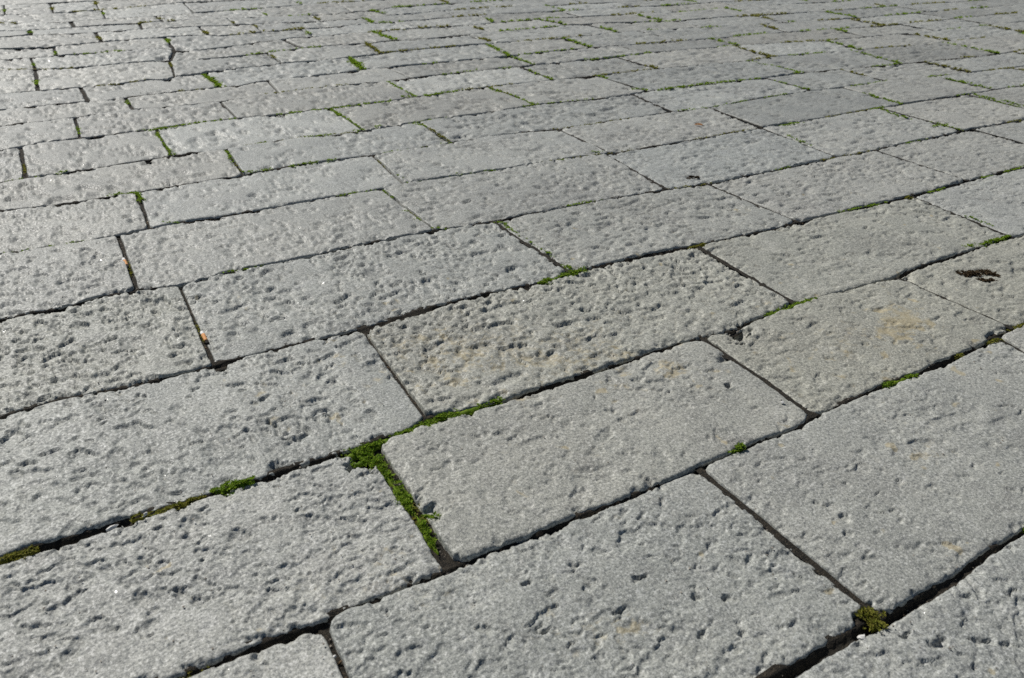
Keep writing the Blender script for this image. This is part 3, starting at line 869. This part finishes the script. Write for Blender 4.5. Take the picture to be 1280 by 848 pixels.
moss_thing([[(437,577),(452,572),(464,566)], [(425,568),(455,560),(480,549),(512,537),(545,524)], [(460,562),(478,585),(492,604)], [(490,600),(508,625),(520,642)], [(520,640),(530,658),(536,668),(548,688)], [(526,640),(540,641),(548,645)]],
           'largest patch of moss, filling the wide gap between two foreground slabs', MOSS, [.011, .0115, .014, .012, .0085, .010], 8, .0060, -.007, .009, 11)
moss_thing([(545,522),(580,513),(612,502),(630,498)], 'ragged green moss strip running right from the wide mossy gap', MOSS, .0105, 9, .0058, -.005, .009, 12)
moss_thing([(262,614),(285,608),(305,603),(318,600)], 'bright green moss tuft in the left joint below the slab with worn cut marks', MOSS, .010, 9, .0060, -.004, .010, 13)
moss_thing([(163,648),(190,640),(220,632),(258,617)], 'dull moss strip just left of the bright tuft in the lower left joint', MOSS_DRY, .0095, 9, .0055, -.006, .009, 14)
moss_thing([(-4,700),(20,693),(48,683)], 'moss at the left edge of the photo in the lowest long joint there', MOSS_DRY, .0085, 8, .0055, -.006, .009, 15)
moss_thing([(909,567),(918,563),(929,560)], 'small round bright green tuft alone in a dark foreground joint', MOSS, .010, 14, .0062, .000, .008, 16)
moss_thing([(1083,758),(1088,770),(1097,775),(1090,785)], 'dark moss clump in the junction at the lower right corner', MOSS_DRY, .016, 9, .0068, -.004, .008, 17)
moss_thing([[(672,353),(700,345),(733,335)], [(700,330),(714,336)]], 'green moss at a T junction above the pitted yellowish slab', MOSS, .010, 9, .0062, -.005, .009, 18)
moss_thing([(955,394),(980,385),(1000,379),(1020,373)], 'bright moss strip on the long joint right of the pitted yellowish slab', MOSS, .009, 9, .0062, -.005, .009, 19)
moss_thing([(1104,480),(1125,473),(1146,466)], 'green moss strip in the joint below the rust stained slab', MOSS, .008, 9, .0058, -.006, .008, 20)
moss_thing([(1200,310),(1225,305),(1248,299),(1262,294)], 'moss strip near the right edge under a large grey slab', MOSS, .009, 9, .0065, -.005, .009, 21)
moss_thing([(955,474),(975,486),(992,497)], 'olive dry moss in the cross joint beside the small white pebble', MOSS_DRY, .006, 8, .0052, -.010, .007, 22)
moss_thing([(212,850),(235,839),(262,828)], 'yellowish dry moss in the joint at the bottom left edge', MOSS_DRY, .008, 8, .0055, -.010, .007, 23)
moss_thing([(860,310),(872,307),(884,304)], 'small olive moss tuft above the top right corner of the pitted yellowish slab', MOSS_DRY, .008, 8, .006, -.006, .008, 24)
moss_thing([(134,244),(155,240),(172,241),(177,250)], 'green moss bend at the top of a dark cross joint on the left', MOSS, .010, 6, .007, -.006, .009, 25)
moss_thing([(1235,427),(1246,424),(1256,425)], 'thin moss at the right corner of the rust stained slab', MOSS_DRY, .006, 8, .0055, -.006, .007, 26)
moss_thing([(1195,444),(1204,441)], 'tiny moss tuft right of the rust stain, in the joint below', MOSS_DRY, .007, 9, .0055, -.006, .007, 27)
moss_thing([(1258,411),(1270,408),(1284,403)], 'moss at the right edge above the lower right slab', MOSS_DRY, .008, 8, .0058, -.006, .008, 28)
moss_thing([(1132,247),(1139,246)], 'small round tuft at a T junction on the right', MOSS_DRY, .011, 7, .007, -.004, .009, 29)
moss_thing([(1275,664),(1290,656)], 'bit of green moss at the right edge in the lowest joint', MOSS, .008, 9, .0055, -.006, .008, 30)
moss_thing([(438,75),(446,80),(455,86)], 'thick far moss filling a wide cross joint top left of centre', MOSS, .024, 2.2, .012, -.006, .012, 31)
moss_thing([(254,93),(264,100),(275,108)], 'thick far moss filling a wide cross joint in the upper left', MOSS, .021, 2.2, .012, -.006, .012, 32)
dead = [([[(1196,342),(1212,341),(1230,338.5),(1240,341),(1250,347)], [(1218,349),(1232,350.5),(1244,349)]], 'dark brown dead moss in the hollow of the slab at the right edge', [.018, .009], 33), ([(857,221),(866,220.5),(874,221.5)], 'brown dirt in an oval hollow of a slab right of centre', .008, 34)]
for pl, lb, hw, sd in dead:
    o = moss_thing(pl, lb, MOSS_DEAD, hw, 11, .007, -.0040, .004, sd)

# thinner growth elsewhere: one mass
thin_green, thin_olive = [], []
TH = [[(275,342),(300,337),(330,331)],[(705,258),(735,252),(755,249)],[(478,238),(492,248)],[(505,262),(530,279)],[(535,284),(562,286)],[(616,278),(630,277),(640,288)],[(640,288),(665,304),(695,322)],[(420,245),(450,240),(470,237)],[(505,230),(520,227),(560,221)],[(560,221),(620,212)],[(495,218),(510,228)],
 [(1045,265),(1075,260),(1110,252)],[(1160,241),(1180,235)],[(1225,222),(1240,219)],[(1255,215),(1282,207)],[(1205,270),(1225,276),(1245,284)],[(200,278),(225,278)],[(560,218),(585,217)],[(68,217),(85,213)],[(210,192),(222,192)],[(195,166),(205,180)],[(205,180),(214,192)],[(182,165),(198,161)],[(198,161),(250,153),(295,148)],[(282,188),(292,203)],[(300,214),(318,215)],[(310,215),(340,211)],[(360,208),(385,203),(420,199)],[(320,180),(338,177)],[(380,171),(415,168)],[(346,143),(411,136)],[(411,136),(490,126)],[(413,137),(430,147)],[(440,164),(450,163)],[(465,158),(478,158)],[(516,154),(535,158)],[(500,120),(520,121)],[(530,120),(580,112)],[(610,110),(640,119)],[(640,119),(668,131)],[(735,190),(757,190)],[(697,201),(710,199)],[(1165,158),(1185,156)],[(983,169),(1015,182)],[(975,157),(1005,152)],[(1095,135),(1110,139)],[(1108,140),(1140,149)],[(1085,137),(1105,134)],[(1215,118),(1250,125)],[(1250,125),(1282,133)],[(1090,121),(1126,130)],[(1180,98),(1215,105)],[(744,94),(760,98)],[(790,111),(812,113)],[(820,113),(870,106)],[(870,106),(950,98)],[(620,325.2),(625,325)]]
for pl in TH[:-1]:
    y = np.mean([p[1] for p in pl])
    w = G(pl)
    sc = np.clip(200 / max(y, 40), .8, 3.0)
    thin_green.append((w, .0052 * sc ** .6, 4.5 / sc, .0055 * sc ** .7, -.006, .0065))
rr = np.random.default_rng(77)
for (ka, kb, a, p0, p1, q) in near_heads:
    ym = q[:, 1].mean()
    if ym < 175:
        left = q[:, 0].mean() < 420
        if rr.uniform() < ((.80 if ym > 20 else .45) if not left else .7):
            f0, f1 = sorted(rr.uniform(-.1, 1.1, 2))
            if f1 - f0 < .35: f0, f1 = 0, 1
            pp = np.array([np.array(p0) + (np.array(p1) - np.array(p0)) * max(0, min(1, f)) for f in (f0, (f0 + f1) / 2, f1)])
            sc = np.clip(200 / max(ym, 25), 1, 4)
            if left:
                f0 = rr.uniform(.1, .6); f1 = f0 + rr.uniform(.2, .4)
                pp = np.array([np.array(p0) + (np.array(p1) - np.array(p0)) * f for f in (f0, (f0 + f1) / 2, f1)])
                sc *= .7
            (thin_green if rr.uniform() < .6 else thin_olive).append((pp, max(a[2] / 2, .003) + .0015 * sc, 4.0 / sc, .0055 * sc ** .75, -.006, .006))
    elif rr.uniform() < .5:
        f0 = rr.uniform(0, .7)
        pp = np.array([np.array(p0) + (np.array(p1) - np.array(p0)) * f for f in (f0, f0 + .15, f0 + .3)])
        thin_olive.append((pp, max(a[2] / 2, .003) + .001, 3.0, .0048, -.011, .005))
# along the long joints, far part
for k in 'DEFGHIJKLMNOPQRS':
    u = -.3
    while u < 8.5:
        ln = rr.uniform(.06, .5)
        uu = np.linspace(u, u + ln, 5)
        pp = np.stack([uu, jv(k, uu)], 1)
        q = P(np.concatenate([pp, np.zeros((5, 1))], 1))
        u += ln + rr.uniform(.05, .6)
        if q[:, 0].max() < -10 or q[:, 0].min() > PW + 10 or q[:, 1].max() < -4 or q[:, 1].min() > 400 or (q[:, 1].min() > 205 and rr.uniform() < .55):
            continue
        right = np.clip((q[:, 0].mean() - 100) / 450, .42, 1)
        if rr.uniform() > .95 * right:
            continue
        sc = np.clip(180 / max(q[:, 1].mean(), 20), 1, 4)
        (thin_green if rr.uniform() < .5 else thin_olive).append((pp, .0026 * sc ** .6, 4.0 / sc, .0048 * sc ** .75, -.006, .006))
for nm, pats, mat in (('joint_moss', thin_green, MOSS), ('dry_joint_moss', thin_olive, MOSS_DRY)):
    g = moss_geometry(pats, 91)
    o = link(bpy.data.objects.new(nm, quad_mesh(nm, *g, [mat])))
    o['kind'] = 'stuff'
    o['label'] = 'thin %s moss growing along the narrow joints of the paving' % ('green' if mat is MOSS else 'olive dry')

# ------------------------------------------------------------------ grit in the joints, pebbles, litter
def lump(rs, n=10, sq=(1, 1, .7)):
    """a small irregular faceted stone"""
    v = rs.normal(0, 1, (n, 3))
    v /= np.linalg.norm(v, axis=1)[:, None]
    import bmesh
    bm = bmesh.new()
    for p in v * np.array(sq) * rs.uniform(.8, 1.1, (n, 1)):
        bm.verts.new(p)
    bmesh.ops.convex_hull(bm, input=bm.verts)
    loose = [q for q in bm.verts if not q.link_faces]
    bmesh.ops.delete(bm, geom=loose, context='VERTS')
    bm.verts.index_update()
    V = np.array([q.co[:] for q in bm.verts])
    F_ = [tuple(q.index for q in f.verts) for f in bm.faces]
    bm.free()
    return V, F_
rs = np.random.default_rng(21)
LUMPS = [lump(rs) for _ in range(6)]
gv, gf = [], []
for (ka, kb, a, p0, p1, q) in near_heads:
    if q[:, 1].max() < 120:
        continue
    n = int(rs.integers(15, 45))
    for _ in range(n):
        f = rs.uniform(0, 1)
        c = np.array(p0) + (np.array(p1) - np.array(p0)) * f
        V, F_ = LUMPS[rs.integers(0, 6)]
        s = rs.uniform(.0008, .0026)
        b = len(gv)
        gv += [(v[0] * s + c[0] + o_, v[1] * s + c[1], v[2] * s - .010) for o_ in [rs.normal(0, .003)] for v in V]
        gf += [tuple(i + b for i in f_) for f_ in F_]
for k in 'ABCDE':
    for _ in range(160):
        u = rs.uniform(-.5, 3.2)
        V, F_ = LUMPS[rs.integers(0, 6)]
        s = rs.uniform(.001, .0042)
        b = len(gv)
        gz = -.006 - .85 * float(gap_at(k, np.array([u]))[0])
        c = (u, float(jv(k, u)) + rs.normal(0, .002))
        gv += [(v[0] * s + c[0], v[1] * s + c[1], v[2] * s + gz) for v in V]
        gf += [tuple(i + b for i in f_) for f_ in F_]
for _ in range(520):
    x_, y_ = rs.uniform(0, PW), PH * rs.uniform(.12, 1)
    c = G([(x_, y_)])[0]
    V, F_ = LUMPS[rs.integers(0, 6)]
    s = rs.uniform(.0006, .0016) * (1 + .35 * np.hypot(*c) )
    b = len(gv)
    gv += [(v[0] * s + c[0], v[1] * s + c[1], v[2] * s * .7) for v in V]
    gf += [tuple(i + b for i in f_) for f_ in F_]
gme = bpy.data.meshes.new('joint_grit')
gme.from_pydata(gv, [], gf)
gme.materials.append(GRIT)
go = link(bpy.data.objects.new('joint_grit', gme))
go['kind'] = 'stuff'
go['label'] = 'fine grit and crumbs lying in the joints and on the slabs'
lv_, lf_ = [], []
for _ in range(420):
    if rs.uniform() < .55:
        ka, kb, a, p0, p1, q = near_heads[rs.integers(0, len(near_heads))]
        if q[:, 1].max() < 110:
            continue
        c = np.array(p0) + (np.array(p1) - np.array(p0)) * rs.uniform(0, 1)
        z = -.008
    else:
        k = 'ABCDEF'[rs.integers(0, 6)]
        u = rs.uniform(-.5, 3.4)
        c = np.array((u, float(jv(k, u)) + rs.normal(0, .002)))
        z = -.005 - .75 * float(gap_at(k, np.array([u]))[0])
    V, F_ = LUMPS[rs.integers(0, 6)]
    an = rs.uniform(0, math.pi)
    l1, l2 = rs.uniform(.003, .008), rs.uniform(.0006, .0018)
    b = len(lv_)
    for v in V:
        x_, y_ = v[0] * l1, v[1] * l2
        lv_.append((c[0] + x_ * math.cos(an) - y_ * math.sin(an), c[1] + x_ * math.sin(an) + y_ * math.cos(an), z + v[2] * l2 + x_ * .25))
    lf_ += [tuple(i + b for i in f_) for f_ in F_]
lme = bpy.data.meshes.new('joint_litter')
lme.from_pydata(lv_, [], lf_)
lme.materials.append(simple_mat('dead_plant_bits', (0.10, 0.065, 0.035), (0.24, 0.17, 0.10), 90, 0.85))
lo = link(bpy.data.objects.new('joint_litter', lme))
lo['kind'] = 'stuff'
lo['label'] = 'brown dead plant crumbs scattered along the joints'

def pebble(px, size, z, label, sd, sq=(1, .8, .7), rot=0.0, mat=PEBBLE):
    r = np.random.default_rng(sd)
    V, F_ = lump(r, 26, sq)
    me = bpy.data.meshes.new('pebble')
    me.from_pydata([tuple(v * size) for v in V], [], F_)
    me.materials.append(mat)
    me.polygons.foreach_set('use_smooth', np.zeros(len(me.polygons), bool))
    o = link(bpy.data.objects.new('pebble', me))
    c = G([px])[0]
    o.location = (c[0], c[1], z)
    o.rotation_euler = (0, 0, rot)
    o['label'] = label
    o['category'] = 'pebble'
    return o
pebble((978, 504.5), .0042, .0020, 'small white pebble lying on a slab beside the olive moss joint', 1)
pebble((1079, 794), .0065, -.006, 'pale grey pebble in the joint below the dark moss clump', 2)
pebble((139, 656.5), .0090, -.005, 'pale flat stone chip in the dark joint at lower left', 3, (1, .45, .35), .3)
pebble((181, 642), .0055, -.002, 'pale stone chip beside dull moss in the lower left joint', 4, (1, .5, .5), .5)
pebble((418.5, 818), .0030, -.004, 'tiny white grain in the cross joint at the bottom', 5)
pebble((270, 448), .0060, -.008, 'pale chip lodged where the joints meet below the cigarette butts', 6, (1, .6, .6), .8)
pebble((961, 477), .0042, -.004, 'tan crumb of stone in the cross joint above the olive moss', 7, (1, .7, .6), .2, FILTER)

def cyl(name, r0, r1, x0, x1, mat, seg=16, dent=.06, sd=0):
    rs_ = np.random.default_rng(sd)
    v, f = [], []
    n = 6
    for i in range(n + 1):
        x = x0 + (x1 - x0) * i / n
        r = r0 + (r1 - r0) * i / n
        for k in range(seg):
            a = 2 * math.pi * k / seg
            q = r * (1 + dent * math.sin(2 * a + i * .6) + rs_.normal(0, .012))
            v.append((x, q * math.cos(a), q * math.sin(a)))
    for i in range(n):
        for k in range(seg):
            f.append((i * seg + k, i * seg + (k + 1) % seg, (i + 1) * seg + (k + 1) % seg, (i + 1) * seg + k))
    v += [(x0, 0, 0), (x1, 0, 0)]
    for k in range(seg):
        f.append((len(v) - 2, (k + 1) % seg, k))
        f.append((len(v) - 1, n * seg + k, n * seg + (k + 1) % seg))
    me = bpy.data.meshes.new(name)
    me.from_pydata(v, [], f)
    me.polygons.foreach_set('use_smooth', np.ones(len(me.polygons), bool))
    me.materials.append(mat)
    return me
def butt(pa, pb, label, sd, z=-.002):
    a, b = G([pa])[0], G([pb])[0]
    ln = float(np.hypot(*(b - a)))
    o = link(bpy.data.objects.new('cigarette_butt', None))
    o.empty_display_size = .02
    o.location = (a[0], a[1], z)
    o.rotation_euler = (0, math.radians(4), math.atan2(b[1] - a[1], b[0] - a[0]))
    R = .0036
    for nm, x0, x1, m, r in (('paper', 0, .22 * ln, PAPER, R), ('filter', .22 * ln, .80 * ln, FILTER, R * 1.03), ('burnt_end', .80 * ln, ln, ASH, R * .9)):
        p = link(bpy.data.objects.new(nm, cyl(nm, r, r * (1.0 if nm != 'burnt_end' else .75), x0, x1, m, sd=sd)), o)
    o['label'] = label
    o['category'] = 'cigarette butt'
    o['group'] = 'cigarette butts in the left joints'
butt((154, 323), (159.5, 332), 'stubbed orange cigarette butt in the farther dark cross joint at left', 1)
butt((252, 414.5), (259, 427), 'orange cigarette butt in the nearer cross joint at left', 2)

def dry_leaf(px, label):
    c = G([px])[0]
    v, f = [], []
    n = 7
    for i in range(n):
        t = i / (n - 1)
        w = .0105 * math.sin(math.pi * min(1, t * .9 + .08)) ** .8
        x = (t - .5) * .056
        for j, s in enumerate((-1, -.5, 0, .5, 1)):
            v.append((x, s * w, .004 + .011 * abs(s) ** 1.5 * (.6 + .4 * math.sin(3 * t)) + .003 * t))
    for i in range(n - 1):
        for j in range(4):
            a = i * 5 + j
            f.append((a, a + 1, a + 6, a + 5))
    o = link(bpy.data.objects.new('dry_leaf', None))
    o.empty_display_size = .02
    o.location = (c[0], c[1], 0.0)
    o.rotation_euler = (0, 0, -.95)
    o.scale = (.55, .55, .55)
    me = bpy.data.meshes.new('blade')
    me.from_pydata(v, [], f)
    me.polygons.foreach_set('use_smooth', np.ones(len(me.polygons), bool))
    me.materials.append(LEAF)
    link(bpy.data.objects.new('blade', me), o)
    link(bpy.data.objects.new('stalk', cyl('stalk', .0026, .0034, .024, .040, TWIG, 8, .2, 5)), o).location = (0, 0, .006)
    o['label'] = label
    o['category'] = 'leaf'
dry_leaf((873, 157.5), 'small curled orange dry leaf lying on a slab right of centre')
print('done')
